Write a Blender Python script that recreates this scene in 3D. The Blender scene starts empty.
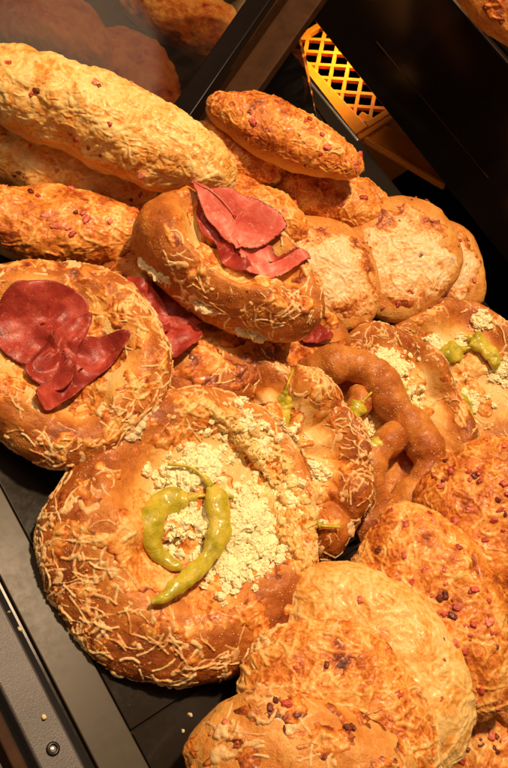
import bpy, math, random
import numpy as np
from mathutils import Vector, Matrix
from mathutils.bvhtree import BVHTree

scene = bpy.context.scene
COL = scene.collection
rad = math.radians
CM = 0.01

# ------------------------------------------------------------------ camera frame
AX = np.array([.745, .292, -.600]); AX /= np.linalg.norm(AX)
AY = np.array([-.529, .807, -.263]); AY -= AX*AX.dot(AY); AY /= np.linalg.norm(AY)
AZ = np.cross(AX, AY)
M_CW = np.array([AX, AY, AZ])            # camera-space vector -> world vector
F = 800.0
CAM = M_CW @ np.array([0, 0, 46.0])      # cm


def ray(px, py):
    return M_CW @ np.array([px-254.0, 384.0-py, -F])/F


def at(px, py, d):
    """world point (cm) seen at this place, d cm in front of the lens"""
    return CAM + ray(px, py)*d


def atz(px, py, z):
    r = ray(px, py)
    return CAM + r*((z-CAM[2])/r[2])


def frame(n, ang):
    n = np.array(n, float); n /= np.linalg.norm(n)
    c, s = math.cos(rad(ang)), math.sin(rad(ang))
    u = np.array([c, s, -(n[0]*c+n[1]*s)/n[2]]); u /= np.linalg.norm(u)
    v = np.cross(n, u)
    R = np.array([M_CW@u, M_CW@v, M_CW@n]).T
    return R


# ------------------------------------------------------------------ noise
def _hash(ix, iy, iz, seed):
    h = (ix.astype(np.int64)*374761393 + iy.astype(np.int64)*668265263 + iz.astype(np.int64)*2147483647 + seed*974634777) & 0xffffffff
    h = ((h ^ (h >> 13))*1274126177) & 0xffffffff
    h = (h ^ (h >> 16)) & 0xffffffff
    return h


def vnoise(P, seed=0):
    """gradient noise, about -1..1"""
    Pi = np.floor(P).astype(np.int64); f = P-Pi
    u = f*f*f*(f*(f*6-15)+10)
    out = np.zeros(len(P))
    for dx in (0, 1):
        for dy in (0, 1):
            for dz in (0, 1):
                h = _hash(Pi[:, 0]+dx, Pi[:, 1]+dy, Pi[:, 2]+dz, seed)
                gx = ((h & 255)/127.5-1); gy = (((h >> 8) & 255)/127.5-1); gz = (((h >> 16) & 255)/127.5-1)
                w = (u[:, 0] if dx else 1-u[:, 0])*(u[:, 1] if dy else 1-u[:, 1])*(u[:, 2] if dz else 1-u[:, 2])
                out += w*(gx*(f[:, 0]-dx)+gy*(f[:, 1]-dy)+gz*(f[:, 2]-dz))
    return out*1.3


def fbm(P, sc, seed=0, octv=3, rough=.5):
    o = 0; a = 1.0; t = 0
    for k in range(octv):
        o = o + a*vnoise(P*sc*(2.03**k)+17.3*k, seed+k); t += a; a *= rough
    return o/t*1.4


def sstep(x, a, b):
    t = np.clip((x-a)/(b-a), 0, 1)
    return t*t*(3-2*t)


# ------------------------------------------------------------------ meshes
_qs = {}


def quadsphere(n):
    if n in _qs: return _qs[n]
    t = np.tan(np.linspace(-1, 1, n+1)*math.pi/4)
    A, B = np.meshgrid(t, t, indexing='ij')
    one = np.ones_like(A)
    fs = [(A, B, one), (B, A, -one), (one, A, B), (-one, B, A), (B, one, A), (A, -one, B)]
    V = []; Q = []; off = 0
    idx = np.arange((n+1)*(n+1)).reshape(n+1, n+1)
    for f in fs:
        V.append(np.stack([g.ravel() for g in f], 1))
        Q.append(np.stack([idx[:-1, :-1], idx[1:, :-1], idx[1:, 1:], idx[:-1, 1:]], -1).reshape(-1, 4)+off)
        off += (n+1)**2
    V = np.concatenate(V); Q = np.concatenate(Q)
    V /= np.linalg.norm(V, axis=1)[:, None]
    key = np.round(V*1e5).astype(np.int64)
    key = key[:, 0]*10**12+key[:, 1]*10**6+key[:, 2]
    _, first, inv = np.unique(key, return_index=True, return_inverse=True)
    V = V[first]; Q = inv.reshape(-1)[Q]
    _qs[n] = (V, Q)
    return V, Q


def vnormals(V, Q):
    a, b, c, d = V[Q[:, 0]], V[Q[:, 1]], V[Q[:, 2]], V[Q[:, 3]]
    fn = np.cross(c-a, d-b)
    N = np.zeros_like(V)
    for k in range(4):
        for j in range(3):
            N[:, j] += np.bincount(Q[:, k], weights=fn[:, j], minlength=len(V))
    return N/(np.linalg.norm(N, axis=1)[:, None]+1e-12)


def link(name, me, mat=None, parent=None, kind=None, label=None):
    o = bpy.data.objects.new(name, me); COL.objects.link(o)
    if mat: me.materials.append(mat)
    if parent: o.parent = parent
    if kind: o['kind'] = kind
    if label: o['label'] = label
    return o


def npmesh(name, V, Q, mat=None, parent=None, attrs=None, smooth=True, kind=None, label=None):
    """V in cm"""
    me = bpy.data.meshes.new(name)
    V = np.asarray(V, float)*CM
    k = Q.shape[1]
    me.vertices.add(len(V)); me.vertices.foreach_set('co', V.astype(np.float32).ravel())
    me.loops.add(len(Q)*k); me.loops.foreach_set('vertex_index', Q.astype(np.int32).ravel())
    me.polygons.add(len(Q))
    me.polygons.foreach_set('loop_start', np.arange(0, len(Q)*k, k, dtype=np.int32))
    me.polygons.foreach_set('loop_total', np.full(len(Q), k, np.int32))
    me.polygons.foreach_set('use_smooth', np.full(len(Q), smooth, bool))
    me.update(calc_edges=True)
    for n_, a_ in (attrs or {}).items():
        at_ = me.attributes.new(n_, 'FLOAT', 'POINT'); at_.data.foreach_set('value', np.asarray(a_, np.float32))
    return link(name, me, mat, parent, kind, label)


def pymesh(name, verts, faces, mat=None, parent=None, smooth=False, kind=None, label=None, bevel=0):
    me = bpy.data.meshes.new(name)
    me.from_pydata([tuple(np.asarray(v, float)*CM) for v in verts], [], [tuple(int(i) for i in f) for f in faces])
    me.polygons.foreach_set('use_smooth', [smooth]*len(me.polygons))
    me.update()
    o = link(name, me, mat, parent, kind, label)
    if bevel:
        m = o.modifiers.new('bevel', 'BEVEL'); m.width = bevel*CM; m.segments = 3; m.limit_method = 'ANGLE'
    return o


def boxdata(x0, x1, y0, y1, z0, z1):
    v = [(x, y, z) for z in (z0, z1) for y in (y0, y1) for x in (x0, x1)]
    f = [(0, 2, 3, 1), (4, 5, 7, 6), (0, 1, 5, 4), (2, 6, 7, 3), (0, 4, 6, 2), (1, 3, 7, 5)]
    return v, f


def joinb(parts):
    V = []; Fc = []
    for v, f in parts:
        o = len(V); V += list(v); Fc += [tuple(i+o for i in q) for q in f]
    return V, Fc


def empty(name, loc, R, label, cat, group=None):
    o = bpy.data.objects.new(name, None); COL.objects.link(o)
    m = Matrix([[*R[0], loc[0]*CM], [*R[1], loc[1]*CM], [*R[2], loc[2]*CM], [0, 0, 0, 1]])
    o.matrix_world = m
    o.empty_display_size = .01
    o['label'] = label; o['category'] = cat
    if group: o['group'] = group
    return o


def tag(o, label, cat, group=None):
    o['label'] = label; o['category'] = cat
    if group: o['group'] = group
    return o


# ------------------------------------------------------------------ materials
class NT:
    def __init__(s, name):
        s.m = bpy.data.materials.new(name); s.m.use_nodes = True
        s.t = s.m.node_tree; s.t.nodes.clear()
        s.out = s.n('ShaderNodeOutputMaterial')

    def n(s, typ, **kw):
        nd = s.t.nodes.new(typ)
        for k, v in kw.items(): setattr(nd, k, v)
        return nd

    def set(s, sock, v):
        if hasattr(v, 'is_output') or isinstance(v, bpy.types.NodeSocket): s.t.links.new(v, sock)
        elif isinstance(v, (tuple, list)) and len(v) == 3 and sock.type == 'RGBA': sock.default_value = (*v, 1)
        else: sock.default_value = v

    def coords(s, scale=100.0, rnd=True):
        tc = s.n('ShaderNodeTexCoord'); mp = s.n('ShaderNodeMapping'); mp.vector_type = 'POINT'
        s.t.links.new(tc.outputs['Object'], mp.inputs[0]); mp.inputs['Scale'].default_value = (scale,)*3
        if rnd:
            oi = s.n('ShaderNodeObjectInfo'); mu = s.math('MULTIPLY', oi.outputs['Random'], 40.0)
            cb = s.n('ShaderNodeCombineXYZ'); [s.set(cb.inputs[i], mu) for i in range(3)]
            s.t.links.new(cb.outputs[0], mp.inputs['Location'])
        return mp.outputs[0]

    def noise(s, vec, scale, detail=3, rough=.5, dist=0.0):
        nd = s.n('ShaderNodeTexNoise'); s.set(nd.inputs['Vector'], vec); nd.inputs['Scale'].default_value = scale
        nd.inputs['Detail'].default_value = detail; nd.inputs['Roughness'].default_value = rough; nd.inputs['Distortion'].default_value = dist
        return nd.outputs['Fac']

    def voro(s, vec, scale, feature='F1'):
        nd = s.n('ShaderNodeTexVoronoi', feature=feature); s.set(nd.inputs['Vector'], vec); nd.inputs['Scale'].default_value = scale
        return nd

    def math(s, op, a, b=None, c=None, clamp=False):
        nd = s.n('ShaderNodeMath', operation=op, use_clamp=clamp); s.set(nd.inputs[0], a)
        if b is not None: s.set(nd.inputs[1], b)
        if c is not None: s.set(nd.inputs[2], c)
        return nd.outputs[0]

    def rng(s, v, a, b, c=0.0, d=1.0):
        nd = s.n('ShaderNodeMapRange'); s.set(nd.inputs[0], v)
        for i, x in enumerate((a, b, c, d)): nd.inputs[i+1].default_value = x
        nd.interpolation_type = 'SMOOTHSTEP'
        return nd.outputs[0]

    def ramp(s, fac, stops):
        nd = s.n('ShaderNodeValToRGB'); s.set(nd.inputs[0], fac); e = nd.color_ramp.elements
        while len(e) < len(stops): e.new(.5)
        for el, (p, c) in zip(e, stops): el.position = p; el.color = (*c, 1)
        return nd.outputs[0]

    def mix(s, fac, a, b, mode='MIX'):
        nd = s.n('ShaderNodeMix', data_type='RGBA', blend_type=mode); s.set(nd.inputs[0], fac); s.set(nd.inputs[6], a); s.set(nd.inputs[7], b)
        return nd.outputs[2]

    def attr(s, name):
        nd = s.n('ShaderNodeAttribute', attribute_name=name); return nd.outputs['Fac']

    def bump(s, h, dist, strength=1.0, normal=None):
        nd = s.n('ShaderNodeBump'); s.set(nd.inputs['Height'], h); nd.inputs['Distance'].default_value = dist*CM
        nd.inputs['Strength'].default_value = strength
        if normal is not None: s.set(nd.inputs['Normal'], normal)
        return nd.outputs[0]

    def pbr(s, col, rough=.5, normal=None, sss=0, sssr=(.3, .12, .04), coat=0, trans=0, metal=0, spec=.5, ior=1.45, sscale=.3):
        p = s.n('ShaderNodeBsdfPrincipled')
        s.set(p.inputs['Base Color'], col); s.set(p.inputs['Roughness'], rough); s.set(p.inputs['Metallic'], metal)
        p.inputs['IOR'].default_value = ior
        s.set(p.inputs['Specular IOR Level'], spec)
        if sss:
            p.inputs['Subsurface Weight'].default_value = sss
            p.inputs['Subsurface Radius'].default_value = sssr; p.inputs['Subsurface Scale'].default_value = sscale*CM
        if coat: s.set(p.inputs['Coat Weight'], coat); p.inputs['Coat Roughness'].default_value = .2
        if trans: p.inputs['Transmission Weight'].default_value = trans
        if normal is not None: s.set(p.inputs['Normal'], normal)
        s.t.links.new(p.outputs[0], s.out.inputs[0])
        return p


def mat_crust():
    s = NT('bread_crust'); v = s.coords()
    b = s.attr('bake'); g = s.attr('grain')
    n1 = s.noise(v, .9, 4, .6); n2 = s.noise(v, 5, 4, .65)
    f = s.math('ADD', b, s.math('MULTIPLY', s.math('SUBTRACT', n1, .5), .55))
    f = s.math('ADD', f, s.math('MULTIPLY', s.math('SUBTRACT', n2, .5), .35))
    col = s.ramp(f, [(0, (.82, .55, .22)), (.2, (.78, .43, .11)), (.42, (.64, .24, .038)), (.64, (.42, .11, .014)), (.85, (.20, .042, .007)), (1, (.07, .018, .006))])
    # blisters / pores
    vo = s.voro(v, 9); gr = s.voro(v, 6.8)
    gm = s.rng(gr.outputs['Distance'], .34, .20)
    keep = s.rng(s.noise(v, 1.4, 2), .40, .58)
    gm = s.math('MULTIPLY', s.math('MULTIPLY', gm, keep), g)
    sel = s.n('ShaderNodeSeparateColor'); s.set(sel.inputs[0], gr.outputs['Color'])
    gm = s.math('MULTIPLY', gm, s.rng(sel.outputs[0], .3, .5))
    col = s.mix(s.math('MULTIPLY', gm, .8), col, (.84, .58, .30))
    scorch = s.rng(s.noise(v, 2.4, 3, .6, .4), .68, .76)
    col = s.mix(s.math('MULTIPLY', scorch, s.rng(b, .35, .6, 0, .55)), col, (.13, .03, .008))
    h = s.math('ADD', s.math('MULTIPLY', n2, .8), s.math('MULTIPLY', s.rng(vo.outputs['Distance'], 0, .5), -.35))
    h = s.math('ADD', h, s.math('MULTIPLY', gm, 1.5))
    nrm = s.bump(h, .05, .8)
    nrm = s.bump(s.noise(v, 22, 3, .6), .012, .7, nrm)
    rough = s.rng(n2, .3, .75, .38, .62)
    s.pbr(col, rough, nrm, sss=.12, sscale=.25, spec=.45, coat=.05)
    return s.m


def mat_cheese(name, stops, rough=(.36, .58), bright=1.0):
    s = NT(name); v = s.coords()
    t = s.attr('toast')
    n1 = s.noise(v, 1.1, 4, .6); n2 = s.noise(v, 4.5, 4, .6, .6)
    f = s.math('ADD', t, s.math('MULTIPLY', s.math('SUBTRACT', n1, .5), 1.15))
    f = s.math('ADD', f, s.math('MULTIPLY', s.math('SUBTRACT', n2, .5), .65))
    rg = s.math('ABSOLUTE', s.math('SUBTRACT', s.noise(v, 2.1, 4, .6, 1.2), .5))
    f = s.math('ADD', f, s.rng(rg, .0, .10, .12, -.06))
    col = s.ramp(f, stops)
    vo = s.voro(v, 6.0, 'SMOOTH_F1')
    h = s.math('ADD', n2, s.math('MULTIPLY', vo.outputs['Distance'], -.5))
    nrm = s.bump(h, .05, .7)
    nrm = s.bump(s.noise(v, 18, 3, .6), .012, .6, nrm)
    sp = s.rng(s.voro(v, 3.1).outputs['Distance'], .055, .035)
    col = s.mix(s.math('MULTIPLY', sp, .7), col, (.06, .035, .015))
    s.pbr(col, s.rng(n2, .3, .7, *rough), nrm, sss=.3, sssr=(.5, .25, .06), sscale=.3, coat=.14)
    return s.m


M = {}
M['crust'] = mat_crust()
M['cheese'] = mat_cheese('melted_cheese', [(0, (.86, .57, .22)), (.24, (.82, .42, .10)), (.40, (.76, .28, .040)), (.6, (.58, .155, .018)), (.8, (.32, .065, .010)), (1, (.12, .025, .008))])
M['pale'] = mat_cheese('pale_melted_cheese', [(0, (.87, .62, .25)), (.30, (.83, .49, .14)), (.48, (.78, .34, .055)), (.72, (.58, .18, .022)), (1, (.25, .05, .01))])
M['creamy'] = mat_cheese('creamy_melted_cheese', [(0, (.86, .62, .35)), (.30, (.83, .51, .21)), (.46, (.80, .38, .10)), (.68, (.58, .17, .025)), (1, (.25, .05, .01))])
M['shred'] = mat_cheese('grated_cheese', [(0, (.84, .60, .30)), (.4, (.80, .48, .19)), (.62, (.70, .32, .085)), (.85, (.48, .16, .03)), (1, (.3, .08, .015))], (.35, .6))


def mat_simple(name, col, rough=.5, nz=3, amt=.15, bscale=8, bd=.02, **kw):
    s = NT(name); v = s.coords()
    n = s.noise(v, nz, 4, .6)
    lo = tuple(c*(1-amt*1.6) for c in col); hi = tuple(min(c*(1+amt), 1) for c in col)
    c = s.ramp(n, [(.3, lo), (.7, hi)])
    nrm = s.bump(s.noise(v, bscale, 4, .6), bd, .7)
    s.pbr(c, rough, nrm, **kw)
    return s.m


def mat_bacon():
    s = NT('bacon'); v = s.coords()
    oi = s.n('ShaderNodeObjectInfo')
    n = s.noise(v, 4, 4, .6)
    f = s.math('ADD', s.math('MULTIPLY', oi.outputs['Random'], .45), s.math('MULTIPLY', n, .6))
    col = s.ramp(f, [(.2, (.34, .035, .02)), (.5, (.60, .095, .055)), (.72, (.74, .22, .14)), (.9, (.85, .45, .30))])
    s.pbr(col, .36, s.bump(s.noise(v, 9, 4, .6), .05, .7), sss=.3, sssr=(.5, .15, .08), sscale=.15, coat=.1)
    return s.m


M['bacon'] = mat_bacon()
M['bacond'] = mat_simple('dark_bacon', (.20, .035, .02), .35, 5, .45, 9, .05, coat=.2)
M['feta'] = mat_simple('crumbled_feta', (1.0, .88, .54), .5, 2.5, .06, 10, .03)
M['dough'] = mat_simple('soft_dough', (.80, .60, .34), .55, 2, .18, 7, .07, sss=.3, sscale=.3)
M['crumb'] = mat_simple('bread_crumb', (.85, .66, .38), .7, 4, .2, 9, .12, sss=.2)


def mat_pepper():
    s = NT('pickled_pepper'); v = s.coords()
    n = s.noise(v, 1.3, 3, .5)
    col = s.ramp(n, [(.3, (.38, .33, .012)), (.5, (.58, .48, .025)), (.72, (.74, .58, .09))])
    st = s.noise(v, 3.5, 5, .65, 1.0)
    col = s.mix(s.rng(s.noise(v, 2.2, 4, .7), .62, .72, 0, .55), col, (.30, .15, .02))
    nrm = s.bump(st, .12, .7)
    s.pbr(col, s.rng(st, .3, .7, .14, .34), nrm, sss=.35, sssr=(.4, .35, .05), sscale=.35, coat=.5)
    return s.m


def mat_ham():
    s = NT('cured_ham'); v = s.coords()
    n = s.noise(v, 1.0, 4, .6, .8); f = s.noise(v, 7, 3, .6)
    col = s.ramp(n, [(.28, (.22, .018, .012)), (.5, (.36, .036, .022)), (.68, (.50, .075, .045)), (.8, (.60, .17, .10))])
    fat = s.rng(s.noise(v, 2.6, 5, .7, 2.0), .58, .66, 0, .55)
    col = s.mix(fat, col, (.66, .26, .15))
    e = s.attr('edge')
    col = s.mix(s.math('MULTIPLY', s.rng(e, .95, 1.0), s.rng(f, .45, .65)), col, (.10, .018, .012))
    pp = s.voro(v, 7); zone = s.rng(s.noise(v, .7, 2), .42, .55)
    sp = s.math('MULTIPLY', s.rng(pp.outputs['Distance'], .22, .12), zone)
    col = s.mix(sp, col, (.09, .045, .02))
    h = s.math('ADD', s.noise(v, 3, 4, .6), s.math('MULTIPLY', sp, .5))
    nb = s.bump(s.noise(v, 16, 4, .7), .012, .6, s.bump(h, .05, .6))
    s.pbr(col, s.rng(f, .3, .7, .32, .5), nb, sss=.2, sssr=(.5, .12, .06), sscale=.2)
    return s.m


def mat_hamp():
    s = NT('cured_ham_light'); v = s.coords()
    n = s.noise(v, 1.0, 4, .6, .8); f = s.noise(v, 7, 3, .6)
    col = s.ramp(n, [(.28, (.62, .08, .055)), (.5, (.78, .17, .12)), (.72, (.85, .34, .25))])
    fat = s.rng(s.noise(v, 2.2, 5, .7, 2.0), .56, .66, 0, .6)
    col = s.mix(fat, col, (.88, .52, .36))
    e = s.attr('edge')
    col = s.mix(s.math('MULTIPLY', s.rng(e, .94, .99), s.rng(f, .38, .55)), col, (.06, .015, .012))
    nb = s.bump(s.noise(v, 16, 4, .7), .015, .7, s.bump(s.noise(v, 4, 4, .6), .05, .6))
    s.pbr(col, s.rng(f, .3, .7, .32, .5), nb, sss=.3, sssr=(.5, .14, .08), sscale=.2)
    return s.m


M['pepper'] = mat_pepper(); M['ham'] = mat_ham(); M['hamp'] = mat_hamp()
M['herb'] = mat_simple('dried_herb', (.10, .065, .02), .7)


def mat_floor(name, base, rough, smear):
    s = NT(name); v = s.coords(rnd=False)
    n = s.noise(v, .12, 5, .6, .6); n2 = s.noise(v, 2.5, 4, .7)
    c = s.mix(s.rng(n, .35, .75, 0, smear), base, tuple(min(1, b*2.2+.01) for b in base))
    sp = s.rng(s.voro(v, 2.3).outputs['Distance'], .05, .03)
    c = s.mix(s.math('MULTIPLY', sp, .35), c, (.35, .27, .15))
    s.pbr(c, s.rng(s.math('ADD', s.math('MULTIPLY', n, .6), s.math('MULTIPLY', n2, .4)), .35, .7, rough, rough+.12), None, spec=.28)
    return s.m


M['floor'] = mat_floor('black_glossy_tray', (.018, .0135, .010), .13, .12)
M['strip'] = mat_floor('smoky_glass', (.060, .048, .032), .30, .10)
M['black'] = mat_simple('black_lacquer', (.007, .004, .003), .2, .5, .1, 3, .001)
M['brownmetal'] = mat_simple('bronze_frame', (.050, .020, .007), .6, 1, .2, 20, .004, spec=.15)


def mat_rail():
    s = NT('grey_powder_coat'); v = s.coords(rnd=False)
    n = s.noise(v, 14, 3, .7); n1 = s.noise(v, .4, 3)
    col = s.ramp(n1, [(.3, (.050, .046, .047)), (.7, (.080, .073, .072))])
    sp = s.rng(s.voro(v, 6).outputs['Distance'], .10, .06)
    col = s.mix(s.math('MULTIPLY', sp, .5), col, (.32, .29, .25))
    s.pbr(col, .42, s.bump(n, .015, .8), metal=.25)
    return s.m


M['rail'] = mat_rail()
M['screw'] = mat_simple('black_screw', (.02, .02, .02), .25, 3, .2, 9, .005, metal=.6)
M['chrome'] = mat_simple('bare_edge', (.75, .70, .62), .25, 3, .1, 9, .003, metal=.8)
M['crate'] = mat_simple('orange_plastic', (.80, .23, .006), .35, .6, .08, 5, .01, sss=.1)
M['white'] = mat_simple('grey_paint', (.16, .15, .14), .5, .5, .1, 5, .01)


def mat_glass(tint=(.62, .50, .36, 1), nm='tinted_glass'):
    s = NT(nm); v = s.coords(rnd=False)
    tr = s.n('ShaderNodeBsdfTransparent'); tr.inputs[0].default_value = tint
    gl = s.n('ShaderNodeBsdfGlossy'); gl.inputs['Roughness'].default_value = .08; gl.inputs[0].default_value = (.35, .32, .3, 1)
    df = s.n('ShaderNodeBsdfDiffuse'); df.inputs[0].default_value = (.35, .30, .24, 1)
    fr = s.n('ShaderNodeFresnel'); fr.inputs[0].default_value = 1.45
    m1 = s.n('ShaderNodeMixShader'); s.t.links.new(fr.outputs[0], m1.inputs[0]); s.t.links.new(tr.outputs[0], m1.inputs[1]); s.t.links.new(gl.outputs[0], m1.inputs[2])
    m2 = s.n('ShaderNodeMixShader')
    mp = s.n('ShaderNodeMapping'); mp.inputs['Scale'].default_value = (.4, 2.5, .4); s.t.links.new(v, mp.inputs[0])
    sm = s.noise(mp.outputs[0], .35, 5, .7, 1.0)
    s.set(m2.inputs[0], s.rng(sm, .35, .8, .0, .025))
    s.t.links.new(m1.outputs[0], m2.inputs[1]); s.t.links.new(df.outputs[0], m2.inputs[2])
    s.t.links.new(m2.outputs[0], s.out.inputs[0])
    return s.m


M['glass'] = mat_glass()
M['dimglass'] = mat_glass((.16, .12, .09, 1), 'dimming_glass')

# ------------------------------------------------------------------ bread


def chunk_mesh(seed, n=5, jag=.28, box=.75):
    D, Q = quadsphere(n)
    m = np.max(np.abs(D), axis=1)[:, None]
    V = D*(1-box)+D/m*.72*box
    V = V*(1+jag*vnoise(V*1.7+seed*7.7, seed)[:, None]+jag*.6*vnoise(V*3.9+seed*3.7, seed)[:, None])
    return V, Q


BITS = []
for k in range(6):
    v, q = chunk_mesh(k+3, 6, .42, .5)
    me = npmesh('bacon_bit_shape', v*np.array([.22, .18, .14])*1.0, q)
    BITS.append(me.data); bpy.data.objects.remove(me)


def tube(path, radii, sides=8, flat=None):
    """path (n,3), radii (n,) -> V,Q"""
    path = np.asarray(path, float); n = len(path)
    T = np.gradient(path, axis=0); T /= np.linalg.norm(T, axis=1)[:, None]+1e-9
    up = np.array([0, 0, 1.]) if abs(T[0][2]) < .9 else np.array([1., 0, 0])
    V = []
    for i in range(n):
        s = np.cross(T[i], up); s /= np.linalg.norm(s)+1e-9
        u = np.cross(s, T[i]); fl = 1 if flat is None else flat
        for k in range(sides):
            a = 2*math.pi*k/sides
            V.append(path[i]+radii[i]*(math.cos(a)*s+math.sin(a)*u*fl))
    Q = []
    for i in range(n-1):
        for k in range(sides):
            k2 = (k+1) % sides
            Q.append((i*sides+k, i*sides+k2, (i+1)*sides+k2, (i+1)*sides+k))
    V.append(path[0]); V.append(path[-1])
    a0 = len(V)-2
    for k in range(0, sides, 2):
        k2 = (k+1) % sides; k3 = (k+2) % sides
        Q.append((a0, k3, k2, k)); o = (n-1)*sides
        Q.append((a0+1, o+k, o+k2, o+k3))
    return np.array(V), np.array(Q)


def smooth_path(pts, n):
    pts = np.asarray(pts, float); m = len(pts)
    P = np.vstack([2*pts[0]-pts[1], pts, 2*pts[-1]-pts[-2]])
    out = []
    for i in np.linspace(0, m-1, n):
        k = min(int(i), m-2); t = i-k
        p0, p1, p2, p3 = P[k], P[k+1], P[k+2], P[k+3]
        out.append(.5*((2*p1)+(-p0+p2)*t+(2*p0-5*p1+4*p2-p3)*t*t+(-p0+3*p1-3*p2+p3)*t**3))
    return np.array(out)


def kw_c(s): return s.kw.get('ccov', .55)


class Bread:
    def __init__(s, name, label, cat, group, c, d, n, ang, size, kind, seed, res=90, **kw):
        s.kind, s.seed, s.kw = kind, seed, kw
        s.R = frame(n, ang); s.C = at(c[0], c[1], d); s.size = size
        s.rng = random.Random(seed); s.nr = np.random.RandomState(seed)
        s.e = empty(name, s.C, s.R, label, cat, group)
        D, Q = quadsphere(res)
        D0, Q0 = quadsphere(36)
        s.V0 = s.body(D0)
        s.bvh = BVHTree.FromPolygons([tuple(v) for v in s.V0], [tuple(int(i) for i in q) for q in Q0])
        V = s.body(D); N = vnormals(V, Q)
        # fine surface life
        det = kw.get('detail', 1.0)
        V = V + N*(det*(.05*fbm(V, 1.9, seed+5, 3))[:, None])
        s.V, s.Q, s.N, s.D = V, Q, vnormals(V, Q), D
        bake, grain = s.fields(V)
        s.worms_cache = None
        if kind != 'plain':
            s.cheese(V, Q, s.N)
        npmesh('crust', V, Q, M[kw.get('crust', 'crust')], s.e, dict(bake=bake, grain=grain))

    # --- outline and profile
    def body(s, D):
        a, b, c = s.size; k = s.kind; kw = s.kw
        e = kw.get('e', 2.4)
        rr = np.sqrt(D[:, 0]**2+D[:, 1]**2); z = D[:, 2]
        sc = 1/((rr**e+np.abs(z)**e)**(1/e))
        x, y, z = D[:, 0]*sc, D[:, 1]*sc, z*sc
        rho = np.sqrt(x*x+y*y); th = np.arctan2(y, x)
        sd = s.seed
        lob = kw.get('lobes', 0)
        out = 1+.05*np.sin(2*th+sd)+.035*np.sin(3*th+sd*2.1)+.02*np.sin(5*th+sd*.7)
        if k in ('stick',): out = np.ones_like(th)
        if lob: out = out+kw.get('lobamp', .035)*np.cos(lob*th+sd)
        P = np.stack([x*a*out, y*b*out, z*c], 1)
        top = sstep(z, -.2, .35)
        if k == 'rim':
            r0 = kw.get('r0', .72)*(1+.10*np.sin(3*th+sd*1.3)+.06*np.sin(5*th+sd))
            ox, oy = kw.get('doff', (0, 0)); rd = np.sqrt((x-ox)**2+(y-oy)**2)
            w0 = kw.get('inner', .35); dip = 1-sstep(rd/r0, w0, 1.05)
            rimh = 1+.10*np.sin(4*th+sd*.9)
            if lob: rimh += kw.get('lobh', .12)*np.cos(lob*th+sd)
            P[:, 2] = P[:, 2]*(1+(rimh-1)*top) - dip*top*c*kw.get('dip', .85)
            P[:, 2] += top*.12*c*dip
        if 'soft' in kw:
            g = np.exp(-((np.angle(np.exp(1j*(th-kw['soft']))))/.75)**2)*sstep(rho, .3, .7)*top
            P[:, 2] -= g*c*.38
            P[:, 2] += g*.16*fbm(P, .9, sd+51, 3)
        for (x0, y0, x1, y1, sr, sh) in kw.get('spokes', []):
            d = np.array([x1-x0, y1-y0]); t = np.clip(((P[:, 0]-x0)*d[0]+(P[:, 1]-y0)*d[1])/(d@d), 0, 1)
            dd = np.sqrt((P[:, 0]-x0-t*d[0])**2+(P[:, 1]-y0-t*d[1])**2)/sr
            prof = np.sqrt(np.clip(1-dd**2, 0, 1))*sh
            P[:, 2] = np.where(top > .5, np.maximum(P[:, 2], np.where(dd < 1, prof, -9)), P[:, 2])
        for (hx, hy, hr, hd) in kw.get('holes', []):
            dd = np.sqrt((P[:, 0]-hx)**2+(P[:, 1]-hy)**2)/hr
            P[:, 2] -= top*hd*(1-sstep(dd, .3, 1.1))
        if k == 'stick':
            t = x
            P[:, 1] *= 1+.06*np.sin(t*5+sd)+.04*np.sin(t*9+sd*2)
            P[:, 2] *= 1+.06*np.sin(t*4+sd*1.7)
            P[:, 1] += kw.get('bend', 0)*(t*t)*a*.5
            P[:, 2] += kw.get('arch', 0)*(-(t*t))*a*.5
        P[:, 2] = np.where(z < 0, P[:, 2]*kw.get('under', .75), P[:, 2])
        low = kw.get('lump', .16)
        nv = D*np.array([a, b, c])/1.0
        f = fbm(nv, .42, sd+1, 2)*low + fbm(nv, 1.0, sd+2, 2)*low*.45
        L = np.linalg.norm(P*np.array([1/a/a, 1/b/b, 1/c/c]), axis=1)[:, None]+1e-6
        P = P+(P*np.array([1/a/a, 1/b/b, 1/c/c])/L)*f[:, None]
        if lob:   # creases where the dough was folded
            cr = np.abs(np.cos((lob*th+sd)/2))
            g = (1-sstep(cr, 0, .35))*sstep(rho, .35, .7)*top
            P[:, 2] -= g*kw.get('crease', .22)
        return P

    def fields(s, V):
        a, b, c = s.size; k = s.kind
        rho = np.sqrt((V[:, 0]/a)**2+(V[:, 1]/b)**2); z = V[:, 2]/c
        nz = fbm(V, .55, s.seed+9, 3); base = s.kw.get('bake', .45)
        if k == 'rim':
            ox, oy = s.kw.get('doff', (0, 0)); rd = np.sqrt((V[:, 0]/a-ox)**2+(V[:, 1]/b-oy)**2)
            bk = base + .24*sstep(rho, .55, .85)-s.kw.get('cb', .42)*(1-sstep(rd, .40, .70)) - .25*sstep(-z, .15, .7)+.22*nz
            if 'soft' in s.kw:
                t2 = np.arctan2(V[:, 1], V[:, 0]); bk = bk-.34*np.exp(-((np.angle(np.exp(1j*(t2-s.kw['soft']))))/.75)**2)*sstep(rho, .4, .7)
        elif k == 'roll':
            bk = base - .02 - .2*sstep(-z, .1, .8)+.15*nz
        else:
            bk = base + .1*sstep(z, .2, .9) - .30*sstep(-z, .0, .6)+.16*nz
        gr = s.kw.get('grain', .6)*np.ones(len(V))
        if k == 'rim' and not s.kw.get('seedall'): gr = gr*sstep(rho, .55, .8)
        return bk, gr

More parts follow.
